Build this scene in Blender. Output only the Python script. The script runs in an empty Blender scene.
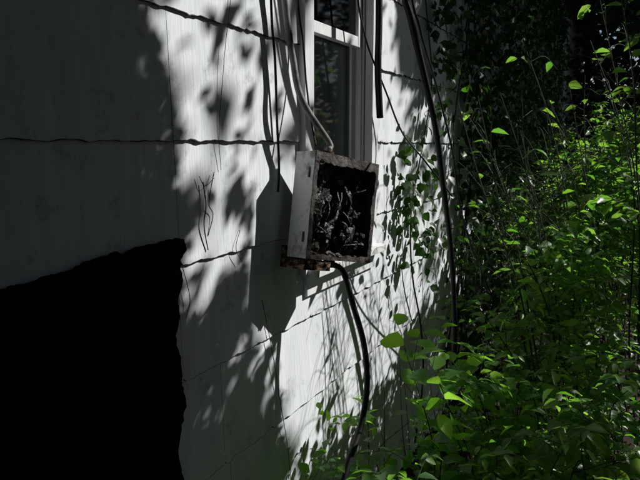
import bpy, math, random
import numpy as np
from mathutils import Vector, Matrix, noise as mnoise
random.seed(7); rng=np.random.default_rng(7)
sc=bpy.context.scene
# ---------------------------------------------------------------- camera
FPX=615.0
C=np.array([0.89,0.0,1.5]); pit=math.atan(95/FPX); psi=math.atan(320/FPX*math.cos(pit))
Fv=np.array([-math.sin(psi)*math.cos(pit),math.cos(psi)*math.cos(pit),-math.sin(pit)])
Rv=np.array([math.cos(psi),math.sin(psi),0.0]); Uv=np.cross(Rv,Fv)
cd=bpy.data.cameras.new("camera"); cam=bpy.data.objects.new("camera",cd); sc.collection.objects.link(cam)
cd.sensor_width=36; cd.lens=36*FPX/640; cd.clip_start=0.02; cd.clip_end=500
M=Matrix(((Rv[0],Uv[0],-Fv[0],C[0]),(Rv[1],Uv[1],-Fv[1],C[1]),(Rv[2],Uv[2],-Fv[2],C[2]),(0,0,0,1)))
cam.matrix_world=M; sc.camera=cam
def W(px,py,x=0.0):
    r=Fv*FPX+Rv*(px-320)-Uv*(py-240); t=(x-C[0])/r[0]; return C+r*t
# ---------------------------------------------------------------- light
sdir=np.array([-0.55,-0.57,-0.61]); sdir/=np.linalg.norm(sdir); KX,KY,KZ=-sdir
sl=bpy.data.lights.new("sun","SUN"); sl.energy=5; sl.angle=math.radians(0.5); sl.color=(1,0.98,0.94)
so=bpy.data.objects.new("sun",sl); sc.collection.objects.link(so)
so.rotation_euler=Vector(sdir).to_track_quat('-Z','Y').to_euler()
w=bpy.data.worlds.new("World"); sc.world=w; w.use_nodes=True; nt=w.node_tree
bg=nt.nodes["Background"]; sk=nt.nodes.new("ShaderNodeTexSky"); sk.sky_type='NISHITA'; sk.sun_disc=False
sk.sun_elevation=math.asin(-sdir[2]); sk.sun_rotation=math.atan2(-sdir[0],-sdir[1])
nt.links.new(sk.outputs[0],bg.inputs[0]); bg.inputs[1].default_value=0.055
sc.view_settings.view_transform='Standard'; sc.view_settings.look='None'; sc.view_settings.exposure=0
# ---------------------------------------------------------------- materials
def mat(name,c1,c2=None,scale=8,rough=0.7,metal=0,bump=0.0,bscale=40,stretch=(1,1,1),spec=0.3,contrast=(0.35,0.65)):
    m=bpy.data.materials.new(name); m.use_nodes=True; t=m.node_tree; n=t.nodes; l=t.links
    p=n["Principled BSDF"]; p.inputs["Roughness"].default_value=rough; p.inputs["Metallic"].default_value=metal
    p.inputs["Specular IOR Level"].default_value=spec
    tc=n.new("ShaderNodeTexCoord"); mp=n.new("ShaderNodeMapping"); mp.inputs["Scale"].default_value=stretch
    l.new(tc.outputs["Object"],mp.inputs[0])
    no=n.new("ShaderNodeTexNoise"); no.inputs["Scale"].default_value=scale; no.inputs["Detail"].default_value=8; no.inputs["Roughness"].default_value=0.65
    l.new(mp.outputs[0],no.inputs["Vector"])
    cr=n.new("ShaderNodeValToRGB"); cr.color_ramp.elements[0].position=contrast[0]; cr.color_ramp.elements[1].position=contrast[1]
    cr.color_ramp.elements[0].color=(*c1,1); cr.color_ramp.elements[1].color=(*(c2 or c1),1)
    l.new(no.outputs[0],cr.inputs[0]); l.new(cr.outputs[0],p.inputs["Base Color"])
    if bump:
        nb=n.new("ShaderNodeTexNoise"); nb.inputs["Scale"].default_value=bscale; nb.inputs["Detail"].default_value=6
        l.new(mp.outputs[0],nb.inputs["Vector"]); b=n.new("ShaderNodeBump"); b.inputs["Strength"].default_value=bump; b.inputs["Distance"].default_value=0.004
        l.new(nb.outputs[0],b.inputs["Height"]); l.new(b.outputs[0],p.inputs["Normal"])
    return m
def leafmat(name,cols,trans,tmix=0.5,rough=0.4,spec=.5):
    m=bpy.data.materials.new(name); m.use_nodes=True; t=m.node_tree; n=t.nodes; l=t.links
    p=n["Principled BSDF"]; p.inputs["Roughness"].default_value=rough; p.inputs["Specular IOR Level"].default_value=spec
    g=n.new("ShaderNodeNewGeometry"); cr=n.new("ShaderNodeValToRGB")
    cr.color_ramp.elements[0].color=(*cols[0],1); cr.color_ramp.elements[1].color=(*cols[1],1)
    l.new(g.outputs["Random Per Island"],cr.inputs[0]); l.new(cr.outputs[0],p.inputs["Base Color"])
    if tmix<=0: return m
    cr2=n.new("ShaderNodeValToRGB"); cr2.color_ramp.elements[0].color=(*trans[0],1); cr2.color_ramp.elements[1].color=(*trans[1],1)
    l.new(g.outputs["Random Per Island"],cr2.inputs[0])
    tr=n.new("ShaderNodeBsdfTranslucent"); l.new(cr2.outputs[0],tr.inputs[0])
    mx=n.new("ShaderNodeMixShader"); mx.inputs[0].default_value=tmix
    l.new(p.outputs[0],mx.inputs[1]); l.new(tr.outputs[0],mx.inputs[2]); l.new(mx.outputs[0],n["Material Output"].inputs[0])
    return m
def siding_mat():
    m=mat("siding_paint",(0.71,0.745,0.79),(0.86,0.885,0.91),scale=3,rough=0.75,bump=0.35,bscale=22,stretch=(1,6,0.8),spec=0.15)
    t=m.node_tree; n=t.nodes; l=t.links; p=n["Principled BSDF"]
    cr=[x for x in n if x.type=='VALTORGB'][0]
    tc=[x for x in n if x.type=='TEX_COORD'][0]
    no=n.new("ShaderNodeTexNoise"); no.inputs["Scale"].default_value=11; no.inputs["Detail"].default_value=10; no.inputs["Roughness"].default_value=0.75
    l.new(tc.outputs["Object"],no.inputs["Vector"])
    c2=n.new("ShaderNodeValToRGB"); c2.color_ramp.elements[0].position=0.56; c2.color_ramp.elements[1].position=0.74
    c2.color_ramp.elements[0].color=(1,1,1,1); c2.color_ramp.elements[1].color=(0.45,0.44,0.42,1)
    l.new(no.outputs[0],c2.inputs[0])
    mx=n.new("ShaderNodeMix"); mx.data_type='RGBA'; mx.blend_type='MULTIPLY'; mx.inputs[0].default_value=1
    l.new(cr.outputs[0],mx.inputs[6]); l.new(c2.outputs[0],mx.inputs[7]); l.new(mx.outputs[2],p.inputs["Base Color"])
    return m
M_sid=siding_mat()
M_edge=mat("siding_dark_edge",(0.02,0.02,0.018),(0.2,0.19,0.18),scale=25,rough=0.95,contrast=(.45,.7))
M_trim=mat("trim_paint",(0.70,0.72,0.75),(0.87,0.87,0.88),scale=6,rough=0.6,bump=0.3,bscale=30,stretch=(4,4,0.7))
M_back=mat("sheathing_felt",(0.012,0.012,0.013),(0.03,0.028,0.026),rough=0.95)
M_sheet=mat("black_sheet_surface",(0.0015,0.0015,0.002),(0.003,0.003,0.003),rough=1,bump=0.3,spec=0.0)
M_roof=mat("roof_shingle",(0.05,0.045,0.04),(0.1,0.09,0.08),scale=12,rough=0.9,bump=0.5)
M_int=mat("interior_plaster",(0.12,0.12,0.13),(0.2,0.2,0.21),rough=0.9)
M_cur=mat("curtain_cloth",(0.55,0.58,0.63),(0.85,0.87,0.9),scale=3,rough=0.9,stretch=(1,14,0.5))
M_blk=mat("black_cable",(0.006,0.006,0.006),(0.02,0.02,0.02),rough=0.55,bump=0.1,scale=20)
M_grey=mat("weathered_cable_jacket",(0.12,0.12,0.12),(0.38,0.38,0.37),scale=15,rough=0.7,bump=0.4)
M_box=mat("box_scorched_enamel",(0.025,0.018,0.015),(0.19,0.17,0.16),scale=26,rough=0.65,bump=0.8,bscale=90,contrast=(0.42,0.68))
M_boxin=mat("box_sooted_interior",(0.006,0.005,0.005),(0.03,0.025,0.023),scale=30,rough=0.8,bump=0.6,contrast=(0.45,0.7))
M_boxs=mat("box_side_paint",(0.2,0.18,0.16),(0.85,0.85,0.85),scale=20,rough=0.6,bump=0.3,contrast=(0.32,0.48))
M_rust=mat("rust",(0.025,0.012,0.007),(0.30,0.13,0.05),scale=60,rough=0.9,bump=0.8,bscale=120,contrast=(.45,.72))
M_char=mat("charred_insulation",(0.003,0.003,0.003),(0.035,0.03,0.028),scale=60,rough=0.5,bump=1.0,bscale=140,spec=.5,contrast=(.5,.78))
M_ash=mat("ash_crust",(0.012,0.01,0.008),(0.2,0.17,0.15),scale=70,rough=0.9,bump=1.0,bscale=140,contrast=(.48,.75))
M_bak=mat("bakelite",(0.006,0.005,0.005),(0.03,0.026,0.024),scale=40,rough=0.35,bump=0.3,spec=0.5)
M_metal=mat("tarnished_metal",(0.1,0.09,0.085),(0.3,0.28,0.26),scale=40,rough=0.5,metal=0.8,bump=0.3)
M_dirt=mat("ground_soil",(0.012,0.010,0.007),(0.045,0.035,0.025),scale=5,rough=1,bump=0.8)
M_bark=mat("bark",(0.03,0.024,0.018),(0.09,0.075,0.06),scale=10,rough=0.95,bump=1,bscale=30,stretch=(3,3,0.6))
M_twig=mat("twig",(0.02,0.014,0.01),(0.07,0.055,0.04),scale=30,rough=0.9)
M_gst=mat("green_stem",(0.02,0.03,0.012),(0.045,0.065,0.025),scale=30,rough=0.7)
M_wood=mat("old_wood",(0.04,0.022,0.012),(0.6,0.4,0.26),scale=45,rough=0.9,bump=0.6,stretch=(1,1,2),contrast=(.46,.62))
L_can=leafmat("canopy_leaf",((0.02,0.045,0.014),(0.04,0.07,0.025)),None,0.0,.6,.2)
L_shr=leafmat("shrub_leaf",((0.045,0.11,0.035),(0.11,0.18,0.06)),((0.15,0.48,0.03),(0.42,0.76,0.09)),0.5,.4,.5)
L_sap=leafmat("sapling_leaf",((0.04,0.12,0.03),(0.09,0.18,0.04)),((0.22,0.62,0.03),(0.45,0.80,0.07)),0.55)
L_ivy=leafmat("ivy_leaf",((0.012,0.03,0.01),(0.04,0.075,0.02)),((0.03,0.12,0.01),(0.08,0.22,0.02)),0.3)
L_dead=leafmat("dead_leaf",((0.03,0.022,0.015),(0.08,0.06,0.04)),((0.1,0.06,0.03),(0.15,0.1,0.05)),0.1,0.9)
def glass():
    m=bpy.data.materials.new("window_glass"); m.use_nodes=True; n=m.node_tree.nodes; l=m.node_tree.links
    n.remove(n["Principled BSDF"]); tr=n.new("ShaderNodeBsdfTransparent"); tr.inputs[0].default_value=(.88,.9,.92,1)
    gl=n.new("ShaderNodeBsdfGlossy"); gl.inputs["Roughness"].default_value=0.04; fr=n.new("ShaderNodeFresnel"); fr.inputs[0].default_value=1.5
    mx=n.new("ShaderNodeMixShader"); l.new(fr.outputs[0],mx.inputs[0]); l.new(tr.outputs[0],mx.inputs[1]); l.new(gl.outputs[0],mx.inputs[2])
    l.new(mx.outputs[0],n["Material Output"].inputs[0]); return m
M_glass=glass()
# ---------------------------------------------------------------- mesh helpers
def empty(name,loc=(0,0,0)):
    e=bpy.data.objects.new(name,None); e.location=loc; sc.collection.objects.link(e); return e
class MB:
    def __init__(s): s.v=[]; s.f=[]; s.m=[]
    def box(s,a,b,mi=0,T=None):
        (x0,y0,z0),(x1,y1,z1)=a,b; o=len(s.v)
        vs=[(x0,y0,z0),(x1,y0,z0),(x1,y1,z0),(x0,y1,z0),(x0,y0,z1),(x1,y0,z1),(x1,y1,z1),(x0,y1,z1)]
        if T: vs=[tuple(T@Vector(q)) for q in vs]
        s.v+=vs
        for f in ((0,3,2,1),(4,5,6,7),(0,1,5,4),(1,2,6,5),(2,3,7,6),(3,0,4,7)): s.f.append([o+i for i in f]); s.m.append(mi)
    def tube(s,pts,r,mi=0,n=8,r2=None,T=None,jit=0):
        P=[Vector(p) for p in pts]; o=len(s.v); K=len(P); up=Vector((0.3,0.2,1)).normalized(); prev=None
        for i,p in enumerate(P):
            d=(P[min(i+1,K-1)]-P[max(i-1,0)]).normalized()
            if prev is None:
                a=d.cross(up); 
                if a.length<1e-3: a=d.cross(Vector((1,0,0)))
            else: a=prev-d*prev.dot(d)
            a.normalize(); prev=a; b=d.cross(a); rr=r if r2 is None else r+(r2-r)*i/(K-1)
            for k in range(n):
                t=2*math.pi*k/n; q=p+(a*math.cos(t)+b*math.sin(t))*rr*(1+jit*random.uniform(-1,1))
                s.v.append(tuple(T@q) if T else tuple(q))
        for i in range(K-1):
            for k in range(n):
                s.f.append([o+i*n+k,o+i*n+(k+1)%n,o+(i+1)*n+(k+1)%n,o+(i+1)*n+k]); s.m.append(mi)
        s.f.append([o+k for k in range(n)][::-1]); s.m.append(mi)
        s.f.append([o+(K-1)*n+k for k in range(n)]); s.m.append(mi)
    def lump(s,c,r,mi=0,sq=(1,1,1),seed=0):
        o=len(s.v); nu,nv=14,9
        for j in range(nv+1):
            th=math.pi*j/nv
            for i in range(nu):
                p=2*math.pi*i/nu; d=Vector((math.sin(th)*math.cos(p),math.sin(th)*math.sin(p),math.cos(th)))
                k=1+.6*mnoise.noise(d*1.7+Vector((seed*3.1,0,seed)))+.3*mnoise.noise(d*4.5+Vector((0,seed,0)))
                s.v.append((c[0]+d.x*r*k*sq[0],c[1]+d.y*r*k*sq[1],c[2]+d.z*r*k*sq[2]))
        for j in range(nv):
            for i in range(nu): s.f.append([o+j*nu+i,o+(j+1)*nu+i,o+(j+1)*nu+(i+1)%nu,o+j*nu+(i+1)%nu]); s.m.append(mi)
    def obj(s,name,mats,parent=None,bevel=0,smooth=False):
        me=bpy.data.meshes.new(name); me.from_pydata(s.v,[],s.f); 
        for m in mats: me.materials.append(m)
        me.polygons.foreach_set("material_index",s.m)
        if smooth: me.polygons.foreach_set("use_smooth",[True]*len(s.f))
        me.update(); o=bpy.data.objects.new(name,me); sc.collection.objects.link(o)
        if parent: o.parent=parent
        if bevel:
            b=o.modifiers.new("b","BEVEL"); b.width=bevel; b.segments=2; b.limit_method='ANGLE'
        return o
def spline(pts,n=10):
    P=[np.array(p,float) for p in pts]; P=[2*P[0]-P[1]]+P+[2*P[-1]-P[-2]]; out=[]
    for i in range(1,len(P)-2):
        for k in range(n):
            t=k/n; a,b,c,d=P[i-1],P[i],P[i+1],P[i+2]
            out.append(0.5*((2*b)+(c-a)*t+(2*a-5*b+4*c-d)*t*t+(3*b-a-3*c+d)*t**3))
    out.append(P[-2]); return out
# ---------------------------------------------------------------- sun pattern (gaps in the crowns)
def topoly(pp): return [tuple(W(a,b,0.01)[1:]) for a,b in pp]
GAPS=[(topoly(p),k) for p,k in [
 ([(98,-40),(124,-40),(132,20),(140,60),(134,90),(120,84),(106,50)],0.25),
 ([(148,-40),(192,-40),(206,50),(218,120),(226,185),(240,250),(205,262),(188,232),(180,180),(182,130),(170,80),(156,30)],0.03),
 ([(204,-40),(240,-40),(238,40),(234,80),(238,135),(262,190),(256,200),(240,175),(228,120),(220,60)],0.05),
 ([(252,-40),(272,-40),(276,40),(268,90),(262,130),(300,140),(300,200),(262,200),(252,150),(252,60)],0.05),
 ([(268,-60),(390,-60),(400,100),(395,220),(300,215),(284,150)],0.03),
 ([(252,195),(305,195),(305,360),(282,352),(256,335)],0.0),
 ([(276,230),(410,215),(422,300),(395,370),(350,430),(292,460),(278,400),(284,330)],0.0),
 ([(385,90),(450,110),(452,250),(425,320),(390,300)],0.12),
 ([(192,262),(238,252),(246,300),(236,350),(214,350),(194,310)],0.45),
 ([(230,350),(262,340),(275,420),(268,460),(242,440)],0.5),
 ([(192,385),(212,375),(220,435),(202,465),(192,430)],0.7),
]]
def inpoly(y,z,poly):
    c=np.zeros(y.shape,bool); n=len(poly); j=n-1
    for i in range(n):
        yi,zi=poly[i]; yj,zj=poly[j]
        if abs(zj-zi)>1e-9: c^=((zi>z)!=(zj>z))&(y<(yj-yi)*(z-zi)/(zj-zi)+yi)
        j=i
    return c
ph=rng.uniform(0,6.28,(12,)); kk=rng.normal(0,1,(12,2))
def nz(y,z,s):
    v=0
    for i in range(12):
        f=s*(0.6+0.25*i); v=v+np.sin((kk[i,0]*y+kk[i,1]*z)*f+ph[i])/(1+0.18*i)
    return v/3.0
def proj(P):
    t=P[:,0]/KX; return P[:,1]-KY*t, P[:,2]-KZ*t
def keep_mask(P,wall_only=False,m=0.022):
    y,z=proj(P); yj=y+nz(y,z,14)*0.012; zj=z+nz(z,y,14)*0.02
    pk=np.ones(len(P)); offs=[(0,0)] if wall_only else [(0,0),(m,0),(-m,0),(0,m*1.6),(0,-m*1.6)]
    for poly,k in GAPS:
        for (a,b) in offs:
            i=inpoly(yj+a,zj+b,poly); pk[i]=np.minimum(pk[i],k)
    if not wall_only:
        g=((z<0.5)|(y>3.2))&(z<1.15)&(y>0.1)&(y<8)
        lit=g&(nz(y,z,7.0)>np.where(y<2.3,-.55,-.4))
        pk[lit]=np.minimum(pk[lit],0.03)
    else: pk=np.where(pk<.6,np.minimum(1,pk+0.03),1)
    return rng.uniform(0,1,len(P))<pk
def unit(a): return a/np.maximum(np.linalg.norm(a,axis=1,keepdims=True),1e-9)
SH={ 'r':(np.array([[0,0,0],[.42,.5,.12],[1,0,-.05],[.42,-.5,.12]]),[[0,1,2],[0,2,3]]),
     'l':(np.array([[0,0,0],[.15,.3,.06],[.42,.5,.1],[.72,.32,.02],[1,0,-.14],[.72,-.32,.02],[.42,-.5,.1],[.15,-.3,.06],[.5,0,0]]),
          [[0,1,2,8],[8,2,3,4],[0,8,6,7],[8,4,5,6]])}
def leaves(name,P,D,N,L,Wd,m,parent=None,shape='r'):
    S,Fc=SH[shape]; n=len(P); D=unit(D); B=unit(np.cross(N,D)); N=np.cross(D,B)
    V=(P[:,None,:]+D[:,None,:]*(S[None,:,0:1]*L[:,None,None])+B[:,None,:]*(S[None,:,1:2]*Wd[:,None,None])+N[:,None,:]*(S[None,:,2:3]*L[:,None,None]))
    k=len(S); V=V.reshape(-1,3); fl=[len(f) for f in Fc]; idx=np.concatenate([np.array(f) for f in Fc])
    loops=(np.arange(n)[:,None]*k+idx[None,:]).ravel()
    tot=np.tile(fl,n); st=np.concatenate([[0],np.cumsum(tot)[:-1]])
    me=bpy.data.meshes.new(name); me.vertices.add(len(V)); me.vertices.foreach_set("co",V.ravel().astype(np.float32))
    me.loops.add(len(loops)); me.loops.foreach_set("vertex_index",loops.astype(np.int32))
    me.polygons.add(len(tot)); me.polygons.foreach_set("loop_start",st.astype(np.int32)); me.polygons.foreach_set("loop_total",tot.astype(np.int32))
    me.materials.append(m); me.update(calc_edges=True); me.validate()
    o=bpy.data.objects.new(name,me); sc.collection.objects.link(o)
    if parent: o.parent=parent
    return o
# ---------------------------------------------------------------- house
house=empty("siding_house")
Y0,Y1=-4.0,16.0; HW=3.2
w_y0=W(312,150,0.02)[1]; w_y1=W(370,150,0.02)[1]
z_s=W(382,240,0.02)[2]; z_m=W(335,33,0.0)[2]; z_t=z_m+(z_m-z_s)
w2y0,w2y1=7.4,8.1
wins=[(w_y0,w_y1,z_s,z_t),(w2y0,w2y1,z_s,z_t)]
mb=MB(); dz=0.27; z_b=W(100,140,0.012)[2]
def hsh(a): return (math.sin(a*127.1)*43758.5453)%1
for k in range(-6,8):
    zb=z_b+dz*k; zt=zb+dz+0.03
    if zb<0.02: zb=0.02
    if zb>HW-.08: continue
    zt=min(zt,HW-.02)
    off=hsh(k+20)*0.61; y=Y0-off; si=0
    while y<Y1:
        ya,yb=max(y,Y0)+0.0006,min(y+0.61,Y1)-0.0006; y+=0.61; si+=1
        if yb-ya<0.03: continue
        tilt=0.003*hsh(si*3.3+k); drop=0.003*(hsh(si*7.7+k*2.1)-0.5)
        nc=max(2,int((yb-ya)/(0.009 if -1<ya<4 else .05))); cols=[]
        for i in range(nc+1):
            yy=ya+(yb-ya)*i/nc
            e=0.0015*math.sin(yy*2*math.pi/0.105+k*1.7)+0.003*mnoise.noise(Vector((yy*38,k*3.7,0)))+0.0025*mnoise.noise(Vector((yy*110,k*3.7,5)))+drop
            if hsh(round(yy*30)+k*17.3)>0.975: e+=0.006
            if min(i,nc-i)==0 and hsh(si*5.1+k*9)>0.6: e+=0.007
            cols.append((yy,zb+e))
        for i in range(nc):
            (a,za),(b,zb2)=cols[i],cols[i+1]; mid=(a+b)/2; rs=[(za,zb2,zt)]
            for (p,q,s0,s1) in wins:
                if p-0.01<mid<q+0.01:
                    nr=[]
                    for (u,v,t) in rs:
                        if t<=s0 or min(u,v)>=s1: nr.append((u,v,t)); continue
                        if min(u,v)<s0: nr.append((u,v,s0))
                        if t>s1: nr.append((s1,s1,t))
                    rs=nr
            for (u,v,t) in rs:
                def X(z): return 0.004+(zt-z)/(zt-zb)*(0.0065+tilt)
                o=len(mb.v); ge=0.0012+0.002*mnoise.noise(Vector((mid*25,k,9)))
                ge=max(.0005,ge)
                mb.v+=[(X(u),a,u),(X(v),b,v),(X(t),b,t),(X(t),a,t),(X(u)-0.007,a,u),(X(v)-0.007,b,v),(X(u+ge),a,u+ge),(X(v+ge),b,v+ge)]
                mb.f+=[[o+6,o+7,o+2,o+3],[o,o+1,o+7,o+6],[o,o+4,o+5,o+1]]; mb.m+=[0,1,1]  # dark mottled lower edge and underside on each shingle
mb.obj("siding",[M_sid,M_edge],house)
mb=MB()
yy=Y0
for (p,q,s0,s1) in wins:
    mb.box((-0.12,yy,0),(-0.004,p,HW)); mb.box((-0.12,p,0),(-0.004,q,s0)); mb.box((-0.12,p,s1),(-0.004,q,HW)); yy=q
mb.box((-0.12,yy,0),(-0.004,Y1,HW)); mb.obj("wall_front",[M_back],house)
mb=MB(); mb.box((-7,Y0,0),(-6.88,Y1,HW)); mb.box((-6.88,Y0,0),(-0.12,Y0+0.12,HW)); mb.box((-6.88,Y1-0.12,0),(-0.12,Y1,HW)); mb.obj("wall_other_sides",[M_sid],house)
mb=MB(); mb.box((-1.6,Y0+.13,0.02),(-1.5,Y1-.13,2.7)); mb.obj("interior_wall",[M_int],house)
mb=MB(); ex=0.2
mb.v+=[(ex,Y0-.3,HW-.02),(ex,Y1+.3,HW-.02),(-3.5,Y1+.3,5.2),(-3.5,Y0-.3,5.2),(-7.4,Y0-.3,HW-.02),(-7.4,Y1+.3,HW-.02)]
mb.f+=[[0,1,2,3],[3,2,5,4]]; mb.m+=[0,0]
mb.box((-7.35,Y0-.28,HW+.0),(ex-.02,Y1+.28,HW+.02),1); mb.box((ex-.005,Y0-.3,HW-.1),(ex+.02,Y1+.3,HW+.01),1)
mb.obj("roof",[M_roof,M_roof],house)
def window(name,y0,y1,s0,s1,curt):
    e=empty(name,(0,(y0+y1)/2,s0)); e2=MB(); t=0.055; PI=Matrix.Translation((0,-(y0+y1)/2,-s0))
    e2.box((-0.002,y0-t,s0-0.02),(0.028,y0,s1)); e2.box((-0.002,y1,s0-0.02),(0.028,y1+t,s1)); e2.box((-0.002,y0-t-.01,s1),(0.034,y1+t+.01,s1+.09))
    e2.box((-0.11,y0-t+.012,s0-0.028),(0.06,y1+t+.02,s0-0.004),0)
    e2.box((-0.001,y0-t+.02,s0-0.09),(0.022,y1+t,s0-0.029),0)
    e2.box((-0.12,y0+.0005,s0),(-0.003,y0+.012,s1)); e2.box((-0.12,y1-.012,s0),(-0.003,y1-.0005,s1)); e2.box((-0.12,y0+.013,s1-.012),(-0.003,y1-.013,s1-.001))
    e2.box((-0.02,y0+.0125,s0),(-0.008,y0+.024,s1-.013)); e2.box((-0.02,y1-.024,s0),(-0.008,y1-.0125,s1-.013))
    zm=(s0+s1)/2
    def sash(x0,x1,a,b,ra,rb):
        p,q=y0+.0135,y1-.0135; st=.035
        e2.box((x0,p,a),(x1,p+st,b)); e2.box((x0,q-st,a),(x1,q,b)); e2.box((x0+.001,p+st,a),(x1-.001,q-st,a+ra)); e2.box((x0+.001,p+st,b-rb),(x1-.001,q-st,b))
        return (x0+x1)/2,p+st,q-st,a+ra,b-rb
    g1=sash(-.032,-.008,zm-.015,s1-.014,.035,.04); g2=sash(-.050,-.0335,s0+.001,zm+.018,.06,.03)
    o=e2.obj("frame",[M_trim],bevel=0.0015); o.parent=e; o.matrix_parent_inverse=PI
    g=MB()
    for (x,a,b,c,d) in (g1,g2):
        k=len(g.v); g.v+=[(x,a,c),(x,b,c),(x,b,d),(x,a,d)]; g.f.append([k,k+1,k+2,k+3]); g.m.append(0)
    o=g.obj("glass",[M_glass]); o.parent=e; o.matrix_parent_inverse=PI
    if curt:
        c=MB(); n=60; a0,a1=y0+.014,y1-.014
        for i in range(n+1):
            yv=a0+(a1-a0)*i/n; xv=-.064+.006*math.sin(yv*75)+.003*math.sin(yv*163)
            c.v+=[(xv,yv,s0+.003),(xv,yv,zm+.03+.01*math.sin(yv*60))]
            if i: k=2*i; c.f.append([k-2,k,k+1,k-1]); c.m.append(0)
        o=c.obj("curtain",[M_cur],smooth=True); o.parent=e; o.matrix_parent_inverse=PI
    return e
window("sash_window",w_y0,w_y1,z_s,z_t,True); window("sash_window.001",w2y0,w2y1,z_s,z_t,False)
# ---------------------------------------------------------------- black sheet
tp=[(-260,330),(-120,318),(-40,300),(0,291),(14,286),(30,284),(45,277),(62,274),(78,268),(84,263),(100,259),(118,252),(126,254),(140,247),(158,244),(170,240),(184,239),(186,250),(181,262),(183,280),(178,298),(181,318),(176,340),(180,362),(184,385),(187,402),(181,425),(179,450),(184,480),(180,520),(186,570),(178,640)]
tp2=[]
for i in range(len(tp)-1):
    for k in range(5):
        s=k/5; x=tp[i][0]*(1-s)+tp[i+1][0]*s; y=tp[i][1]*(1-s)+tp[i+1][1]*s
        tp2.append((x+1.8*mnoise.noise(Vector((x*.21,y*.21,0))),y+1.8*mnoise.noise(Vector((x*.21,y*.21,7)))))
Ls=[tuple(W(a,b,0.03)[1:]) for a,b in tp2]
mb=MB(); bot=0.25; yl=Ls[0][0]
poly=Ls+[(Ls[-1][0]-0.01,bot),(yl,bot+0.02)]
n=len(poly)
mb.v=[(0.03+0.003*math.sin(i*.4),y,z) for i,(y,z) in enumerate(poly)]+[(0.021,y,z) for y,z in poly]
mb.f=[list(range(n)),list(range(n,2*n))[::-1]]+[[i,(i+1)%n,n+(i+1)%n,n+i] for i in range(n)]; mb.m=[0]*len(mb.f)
mb.obj("black_sheet",[M_sheet])  # near-black sheet with a ragged outline, just off the siding
# ---------------------------------------------------------------- fuse box
bc=W(334,209,0.125); a=math.radians(21); nrm=Vector((math.cos(a),-math.sin(a),0)); rt=Vector((math.sin(a),math.cos(a),0)); up=Vector((0,0,1))
dep=float(np.dot(bc-C,Fv)); Hh=102/FPX*dep/2; Wh=63/FPX*dep/0.72/2; Dh=0.040
R0=Matrix((rt,nrm,up)).transposed()
roll=Matrix.Rotation(math.radians(10),3,'Y'); tiltm=Matrix.Rotation(math.radians(3),3,'X')
Tb=Matrix.Translation(Vector(bc))@(R0@roll@tiltm).to_4x4()
box=empty("electrical_fuse_box"); box.matrix_world=Tb
def padd(o): o.parent=box; return o
t=.004
mb=MB()
mb.box((-Wh+t,-Dh,-Hh+t),(Wh-t,-Dh+t,Hh-t),3)
mb.box((-Wh,-Dh,-Hh),(-Wh+t,Dh,Hh),1); mb.box((Wh-t,-Dh,-Hh),(Wh,Dh,Hh),0)
mb.box((-Wh+t,-Dh,Hh-t),(Wh-t,Dh,Hh),0); mb.box((-Wh+t,-Dh,-Hh),(Wh-t,Dh,-Hh+t),2)
padd(mb.obj("shell",[M_box,M_boxs,M_rust,M_boxin],bevel=.0012))
mb=MB(); fl=.015
def strip(p,q,wv,mi,amp=1):
    N=60; o=len(mb.v)
    for i in range(N+1):
        s=i/N; x=p[0]+(q[0]-p[0])*s; z=p[1]+(q[1]-p[1])*s; j=mnoise.noise(Vector((s*5+p[0]*50,p[1]*30,1)))*.007
        j2=(mnoise.noise(Vector((s*3.3+p[0]*50,p[1]*30,4)))+.45*mnoise.noise(Vector((s*17+p[0]*50,p[1]*30,8)))+.25*mnoise.noise(Vector((s*41,p[1]*30,8))))*amp
        for yv in (Dh+.0005+j*.4,Dh+.0035+j*.4):
            mb.v+= [(x,yv,z),(x+wv[0]*(1+j2),yv,z+wv[1]*(1+j2))]
    for i in range(N):
        c=o+i*4
        for f in ((0,1,5,4),(2,6,7,3),(0,4,6,2),(1,3,7,5)): mb.f.append([c+u for u in f]); mb.m.append(mi)
strip((-Wh,-Hh),(-Wh,Hh),(fl*.8,0),0,.6); strip((Wh,-Hh),(Wh,Hh),(-fl,0),0,.6); strip((-Wh,Hh),(Wh,Hh),(0,-fl*1.6),0,.5); strip((-Wh,-Hh),(Wh,-Hh),(0,fl*.9),0,.7)
padd(mb.obj("front_flange",[M_box,M_rust]))
mb=MB()
for r_ in range(3):
    for c_ in range(3):
        cx=(-.62+.62*c_)*Wh*0.92+random.uniform(-.006,.006); cz=(.56-.56*r_)*Hh+random.uniform(-.01,.01); hw=Wh*.24; hh=Hh*.20
        if (r_,c_) in ((2,0),(1,2)): continue
        Tj=Matrix.Translation((cx,0,cz))@Matrix.Rotation(random.uniform(-.14,.14),4,'Y')@Matrix.Translation((-cx,0,-cz))
        mb.box((cx-hw,-Dh+t+.001,cz-hh),(cx+hw,-Dh+.03,cz+hh),0,Tj)
        mb.box((cx-hw*.6,-Dh+.0305,cz-hh*.55),(cx+hw*.6,-Dh+.045,cz+hh*.6),0,Tj)
        mb.tube([(cx,-Dh+.0455,cz),(cx,-Dh+.056,cz)],hw*.42,0,12,hw*.34)
        mb.tube([(cx,-Dh+.0302,cz-hh*.8),(cx,-Dh+.034,cz-hh*.8)],.004,1,8)
mb.box((-Wh*.85,-Dh+t+.0005,-Hh*.92),(Wh*.8,-Dh+.012,-Hh*.8),1)
padd(mb.obj("fuse_blocks",[M_bak,M_metal],bevel=.002))
mb=MB()
for i in range(40):
    cx=random.uniform(-.78,.78)*Wh; cz=random.uniform(-.85,.82)*Hh
    mb.lump((cx,random.uniform(-.2,.7)*Dh,cz),random.choice([.005,.008,.012,.018,.024]),0 if random.random()<.88 else 1,(1,.6,random.uniform(.6,2.0)),i)
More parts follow.
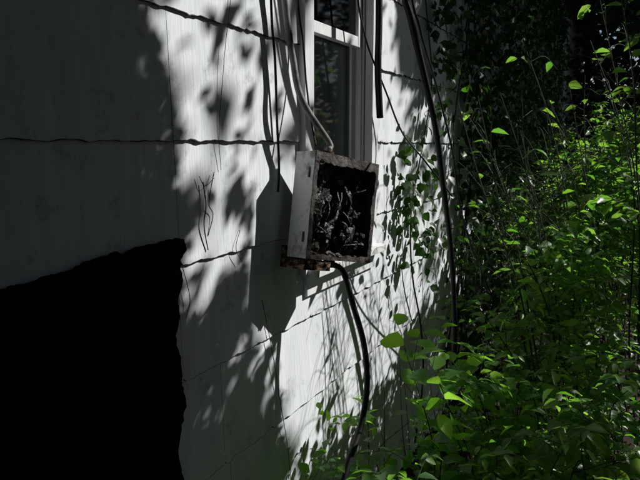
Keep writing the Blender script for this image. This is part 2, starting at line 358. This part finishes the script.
for i in range(9):
    cx=random.uniform(-.9,.9)*Wh; mb.lump((cx,Dh*random.uniform(.3,.9),Hh*.84),random.uniform(.006,.016),0,(1.4,.6,1),i+40)
    cx=random.uniform(-.9,.9)*Wh; mb.lump((cx,Dh*random.uniform(.4,1.0),-Hh*.9),random.uniform(.004,.011),i%2,(1.5,.8,.8),i+60)
padd(mb.obj("charred_contents",[M_char,M_ash]))
mb=MB()
for i in range(14):
    x0=random.uniform(-.8,.8)*Wh; x1=x0+random.uniform(-.6,.6)*Wh; x1=max(-.8*Wh,min(.8*Wh,x1)); za=random.choice([.85,.85,-.8,.2])*Hh; zb=random.uniform(-.7,.6)*Hh
    pts=spline([(x0*.6,-Dh*.3,za),(x0,random.uniform(.0,.55)*Dh,za*.6+zb*.4),((x0+x1)/2+.012,random.uniform(.3,.9)*Dh,(za+zb*2)/3),(x1,-Dh*.1,zb)],5)
    mb.tube(pts,random.choice([.002,.003,.006]),0,7,None,None,.4)
padd(mb.obj("wiring",[M_char],smooth=True))
mb=MB()
ring=lambda z0,z1,r,mi=0,x=0,y=0: mb.tube([(x,y,z0),(x,y,z1)],r,mi,16)
ring(Hh+.0005,Hh+.012,.017,1,-Wh*.35); ring(Hh+.012,Hh+.022,.013,0,-Wh*.35)
ring(-Hh-.012,-Hh-.0005,.017,1,Wh*.0,0); ring(-Hh-.022,-Hh-.012,.013,0,Wh*.0,0)
for z in (-.6,.6): mb.tube([(-Wh-.003,Dh*.6,z*Hh-.014),(-Wh-.003,Dh*.6,z*Hh+.014)],.003,0,10)
mb.box((Wh+.0005,Dh*.2,-.012),(Wh+.012,Dh*.35,.012),0)
padd(mb.obj("connectors_and_hinges",[M_metal,M_rust],bevel=.001))
mb=MB(); mb.box((-Wh*1.02,-Dh-.022,-Hh-.030),(-Wh*.2,-Dh-.002,-Hh+.03),0); mb.box((-Wh*1.0,-Dh-.001,-Hh-.030),(-Wh*.25,Dh*1.0,-Hh-.003),0)
for i in range(14): mb.lump((-Wh*random.uniform(.3,1.0),Dh*random.uniform(.8,1.1),-Hh-.004-random.uniform(0,.024)),random.uniform(.003,.008),1,(1,.8,.8),i+90)
padd(mb.obj("mounting_board",[M_wood,M_rust],bevel=.001))
def L2W(p): return np.array(Tb@Vector(p))
# ---------------------------------------------------------------- cables
def cable(name,pts,r,m,n=12,r2=None):
    mb=MB(); mb.tube(spline(pts,n),r,0,10,r2); return mb.obj(name,[m],smooth=True)
top=L2W((-Wh*.35,0,Hh+.02)); botp=L2W((0,0,-Hh-.02))
cable("service_cable",[W(278,-220,.05),W(282,-50,.05),W(286,10,.05),W(293,60,.06),W(302,100,.08),top+np.array([0,0,.02]),top],.009,M_grey)
cable("drop_cable",[botp+np.array([0,0,.012]),W(343,272,.14),W(353,305,.17),W(364,345,.2),W(367,385,.22),W(361,425,.22),W(349,462,.22),W(341,500,.22),W(338,580,.22)],.009,M_blk)
cable("hanging_cable",[W(378,-300,.1),W(379,-60,.1),W(379,20,.1),W(378,70,.1),W(380,118,.1)],.0115,M_blk)
cable("hanging_cable.001",[W(395,-240,.25),W(402,-30,.25),W(411,20,.26),W(424,75,.27),W(436,130,.28),W(443,185,.28),W(450,240,.28),W(454,300,.28),W(454,350,.28),W(448,400,.27),W(440,470,.26)],.0105,M_blk)
cable("hanging_cable.002",[W(401,-240,.27),W(409,-30,.27),W(420,30,.27),W(436,85,.28),W(452,150,.30),W(462,215,.3),W(478,262,.3),W(498,310,.3),W(520,360,.3)],.0035,M_blk)
cable("telephone_wire",[W(352,-90,.03),W(357,-10,.03),W(366,40,.04),W(386,92,.07),W(402,132,.1),W(424,160,.18),W(452,196,.22)],.0033,M_blk)
cable("telephone_wire.001",[W(268,-190,.02),W(271,0,.022),W(275,60,.022),W(277,120,.022),W(279,165,.024),W(278,192,.022)],.0035,M_blk)
cable("telephone_wire.002",[W(296,-160,.03),W(298,-5,.03),W(303,40,.035),W(306,80,.05),W(311,120,.08),W(316,146,.1)],.0028,M_blk)
mb=MB()
for pts,r in [([(233,-20),(226,40),(223,75),(219,130),(221,170)],.0007),([(203,182),(206,205),(204,225),(208,250)],.0015),([(214,172),(211,188),(209,205),(213,215),(208,236)],.001),
              ([(199,176),(205,186),(214,178)],.0008),([(262,300),(272,350),(280,400),(288,450),(292,500)],.001),
              ([(181,262),(186,280),(190,300),(186,318)],.0009),([(240,230),(236,248),(242,262)],.0008)]:
    mb.tube(spline([W(x,y,.014+.004*math.sin(i)) for i,(x,y) in enumerate(pts)],6),r,0,6)
mb.obj("dead_vine",[M_twig])
# ---------------------------------------------------------------- ground
mb=MB()
def gh(x,y): return .025*math.sin(x*3.1+y)+.02*math.sin(y*4.3-x*2)+.012*math.sin(x*11)*math.sin(y*9)
xs=np.concatenate([[-150,-60,-20],np.linspace(-8,8,50),[20,60,150]]); ys=np.concatenate([[-150,-60,-20],np.linspace(-8,16,70),[30,60,150]])
for x in xs:
    for y in ys: mb.v.append((x,y,gh(x,y)-.03 if abs(x)<9 and -9<y<17 else -.03))
ny=len(ys)
for i in range(len(xs)-1):
    for j in range(ny-1): q=i*ny+j; mb.f.append([q,q+ny,q+ny+1,q+1]); mb.m.append(0)
mb.obj("ground",[M_dirt],smooth=True)
n=6000; P=np.stack([rng.uniform(0.03,3,n),rng.uniform(-1,9,n),np.zeros(n)],1); P[:,2]=[gh(a,b)-.02+random.uniform(0,.03) for a,b in P[:,:2]]
leaves("leaf_litter",P,rng.normal(0,1,(n,3))*[1,1,.3],np.array([0,0,1])+rng.normal(0,.4,(n,3)),rng.uniform(.03,.08,n),rng.uniform(.015,.04,n),L_dead)
# ---------------------------------------------------------------- trees (unseen crowns added to block sun and sky)
def volume(n,lo,hi): return rng.uniform(lo,hi,(n,3))
def rl(P,L0,L1,name,m,parent,shape='r',flat=.6):
    n=len(P); L=rng.uniform(L0,L1,n); D=unit(rng.normal(0,1,(n,3))*[1,1,.6])
    return leaves(name,P-D*L[:,None]*.5,D,rng.normal(0,1,(n,3))+np.array([0,0,flat]),L,L*rng.uniform(.5,.7,n),m,parent,shape)
def tree(name,base,h,r,limbs):
    e=empty(name,base); mb=MB(); b=np.array(base)
    mb.tube(spline([b*0+[0,0,-.1],[.05,.03,h*.3],[-.04,.08,h*.6],[.05,0,h]],8),r,0,12,r*.45)
    for L in limbs:
        q=np.array(L)-b; s=np.array([0,0,h*random.uniform(.45,.8)]); mb.tube(spline([s,(s*2+q)/3+[0,0,.15],(s+2*q)/3+[0,0,.2],q],6),r*.35,0,8,r*.06)
    o=mb.obj("trunk",[M_bark],smooth=True); o.parent=e
    return e
def sun_layer(n,ylo,yhi,zlo,zhi,xlo,xhi):
    y=rng.uniform(ylo,yhi,n); z=rng.uniform(zlo,zhi,n); x=rng.uniform(xlo,xhi,n); t=x/KX
    return np.stack([x,y+KY*t,z+KZ*t],1)
P=sun_layer(44000,-1.5,4.2,-.6,2.4,1.15,2.0)
P=P[keep_mask(P,m=.022)]  # unseen crown, gaps shaped to place sun patches on the wall
e=tree("unseen_shade_tree",(3.2,7.2,0),4.2,.14,[(2.6,8.6,4.6),(2.7,5.5,5.2)])
rl(P-np.array([3.2,7.2,0]),.045,.08,"crown",L_can,e)
P=sun_layer(13000,4.2,12,-1.6,2.9,1.25,2.6); P=P[keep_mask(P,m=.04)]
P2=sun_layer(7000,-1.5,4.2,-2.6,-.6,1.3,2.4); P2=P2[keep_mask(P2,m=.04)]
P=np.concatenate([P,P2])  # unseen crown, gaps shaped to let sun onto the shrubs
e=tree("unseen_shade_tree.001",(3.4,13,0),5,.2,[(2.4,12,5.5)])
rl(P-np.array([3.4,13,0]),.06,.1,"crown",L_can,e)
P=np.concatenate([volume(26000,(2.9,-6,.1),(4.6,13,6.2)),volume(20000,(.45,-6,5.0),(4.2,13,6.4)),
                  volume(4500,(-.5,-6.5,.1),(4.5,-5.2,6.0))])
P=P[keep_mask(P,m=.07)]  # unseen leaf mass added to block sky light
e=tree("unseen_shade_tree.002",(4.2,-1.5,0),5,.24,[(3.6,-3,5.5),(3.6,2,5)])
rl(P-np.array([4.2,-1.5,0]),.15,.24,"crown",L_can,e)
P=np.concatenate([volume(9000,(.05,10.0,.1),(4.5,13.5,7)),volume(9000,(.02,8.5,1.2),(1.6,10.6,6.5)),volume(1000,(.3,6.3,2.6),(1.2,8.3,4.5))])
e=tree("hackberry_tree",(1.2,11.5,0),5,.15,[(.4,10.6,5),(2.2,12,5),(.6,8.5,4.5)])
rl(P-np.array([1.2,11.5,0]),.09,.16,"crown",L_can,e,'l')
# ---------------------------------------------------------------- shrubs in view
def shrub(name,stems,lm,Lr,ntw,nlf,droop=.5,shape='l',wr=.55,rad=.006,near=.6,tw=(.12,.34)):
    e=empty(name,(stems[0][0][0],stems[0][0][1],0)); off=np.array([stems[0][0][0],stems[0][0][1],0])
    mb=MB(); PP=[];DD=[];NN=[];LL=[]
    def leafrow(pts,k,Lm):
        K=len(pts)
        for j in range(k):
            s=(j+.6)/k*(K-1.01); i=int(s); p=pts[i]+(pts[i+1]-pts[i])*(s-i); d=pts[i+1]-pts[i]; d=d/np.linalg.norm(d)
            side=np.cross(d,[0,0,1.0]); side/=max(np.linalg.norm(side),1e-6); sg=1 if j%2 else -1
            dd=side*sg*random.uniform(.6,1)+d*random.uniform(.3,.8)+np.array([0,0,-random.uniform(0,droop)])
            PP.append(p); DD.append(dd); NN.append(np.array([0,0,1.])+rng.normal(0,.4,3)); LL.append(Lm*random.uniform(*Lr)*(1 if j<k-2 else .7))
    for base,tip in stems:
        base=np.array(base,float); tip=np.array(tip,float); lean=rng.normal(0,.06,3)
        mid=(base+tip)/2+np.array([0,0,.12*np.linalg.norm(tip-base)])+lean
        pts=spline([base,(base+mid)/2+rng.normal(0,.02,3),mid,(mid+tip)/2+[0,0,.05]+rng.normal(0,.02,3),tip],6)
        mb.tube([p-off for p in pts],rad,0,6,rad*.25)
        for k in range(ntw):
            s=random.uniform(.2,.98)**.8; p=pts[int(s*(len(pts)-1))]; az=random.uniform(0,6.28); ln=random.uniform(*tw)*(1.2-.5*s)
            q=p+np.array([math.cos(az)*ln,math.sin(az)*ln,random.uniform(-.05,.18)])
            if q[0]<.03: q[0]=.03
            tt=spline([p,(p+q)/2+[0,0,.03],q+[0,0,-.02]],4); mb.tube([u-off for u in tt],rad*.3,0,5,rad*.12)
            leafrow(tt,nlf,1)
        leafrow(pts[len(pts)//2:],nlf+4,1)
    mb.obj("stems",[M_gst],e)
    P=np.array(PP);D=np.array(DD);N=np.array(NN);L=np.array(LL)
    P[:,0]=np.maximum(P[:,0],.03)
    k=keep_mask(P,True)&(np.linalg.norm(P-C,axis=1)>near); P,D,N,L=P[k],D[k],N[k],L[k]
    leaves("leaves",P-off,D,N,L,L*wr,lm,e,shape)
    return e
st=[]
for i in range(95):
    y=random.uniform(3.0,7.5); x=random.uniform(.15,1.0); h=random.uniform(.9,1.65)+(.25 if x>.6 else 0)
    st.append(((x,y,0),(x+random.uniform(-.3,.3),y+random.uniform(-.4,.25),h)))
shrub("privet_shrub",st,L_shr,(.035,.065),13,9,rad=.005)
st=[]
for i in range(44):
    y=random.uniform(1.5,3.0); x=random.uniform(.45,.95); h=random.uniform(.35,.9)+(.2 if y>2.4 else 0)
    st.append(((x,y,0),(x+random.uniform(-.15,.1),y+random.uniform(-.4,.1),h)))
shrub("privet_shrub.001",st,L_shr,(.035,.065),10,7,rad=.004)
st=[]
for (px,py,xx) in [(458,102,.35),(478,96,.4),(500,92,.45),(522,95,.5),(545,100,.55),(520,130,.5),(480,130,.4),(600,70,.72),(590,40,.7),(625,20,.8),(610,105,.75),(570,90,.62),(632,60,.83),(560,140,.6),(618,-20,.8),(600,0,.72),(585,75,.66),(540,160,.55),(500,170,.45),(590,150,.68),(620,150,.76),(530,200,.5),(480,210,.4),(570,200,.6),(610,210,.72)]:
    p=W(px,py,xx); st.append(((min(1.1,xx+.3),p[1]+.5,0),tuple(p)))
shrub("elm_sapling",st,L_shr,(.045,.075),16,7,rad=.005,tw=(.1,.26))
st=[]
for (px,py,xx) in [(404,348,.32),(426,352,.36),(490,385,.5),(510,395,.53),(450,425,.45),(468,358,.42),(520,350,.5),(560,385,.58),(600,420,.68),(540,430,.6),(580,330,.6),(470,450,.5),(620,380,.7),(445,350,.38),(500,430,.56),(430,440,.4)]:
    p=W(px,py,xx); st.append(((xx+random.uniform(.05,.2),p[1]+random.uniform(0,.3),0),tuple(p)))
shrub("mulberry_sapling",st,L_sap,(.07,.125),3,3,droop=.35,wr=.6,rad=.0035,tw=(.08,.22))
st=[]
for (px,py,xx) in [(325,440,.12),(338,425,.12),(305,476,.1),(318,462,.12),(350,462,.2),(385,462,.25),(296,488,.1),(368,474,.25),(402,450,.3),(412,420,.32)]:
    p=W(px,py,xx); st.append(((xx+random.uniform(-.05,.1),p[1]+random.uniform(-.05,.2),0),tuple(p)))
shrub("weed_clump",st,L_sap,(.03,.06),4,4,droop=.3,wr=.6,rad=.002,tw=(.05,.14))
mb=MB()
for i in range(46):
    y=random.uniform(1.8,3.4); x=random.uniform(.05,.4); h=random.uniform(.2,.75)
    mb.tube(spline([(x,y,0),(x+random.uniform(-.05,.1),y+random.uniform(-.1,.1),h*.5),(max(.04,x+random.uniform(-.2,.2)),y+random.uniform(-.3,.3),h)],5),.003,0,5,.001)
mb.obj("dead_brush",[M_twig])
def ivy(name,n,f,nv,lr=(.03,.065)):
    y,z,x=f(n); P=np.stack([x,y,z],1); P=P[keep_mask(P,True)|(rng.uniform(0,1,len(P))<.35)]; n=len(P); L=rng.uniform(*lr,n)
    e=empty(name,(0,3,0)); off=np.array([0,3,0])
    leaves("leaves",P-off,rng.normal(0,.6,(n,3))+[.2,0,-.7],rng.normal(0,.45,(n,3))+[1,0,.3],L,L*.85,L_ivy,e,'l')
    mb=MB()
    for i in range(nv):
        yy=random.uniform(y.min(),y.max()); pts=[(.03+.02*random.random(),yy-3+.12*math.sin(k*1.3+i),.1+.28*k) for k in range(11)]
        mb.tube(spline(pts,4),.005,0,6,.002)
    mb.obj("vines",[M_twig],e)
def f1(n):
    y=rng.uniform(3.15,7.2,n); z=rng.uniform(.2,3.1,n); x=rng.uniform(.02,.16,n); return y,z,x
ivy("wall_ivy",13000,f1,10)
cl=[W(410,160,.06),W(415,210,.08),W(425,245,.1),W(408,190,.05),W(432,180,.08),W(440,120,.08),W(445,60,.08),W(448,10,.08),W(430,225,.1)]
def f2(n):
    c=np.array(cl)[rng.integers(0,len(cl),n)]+rng.normal(0,1,(n,3))*[.03,.07,.07]; return c[:,1],c[:,2],np.maximum(.02,c[:,0])
ivy("wall_ivy.001",600,f2,1,(.03,.055))
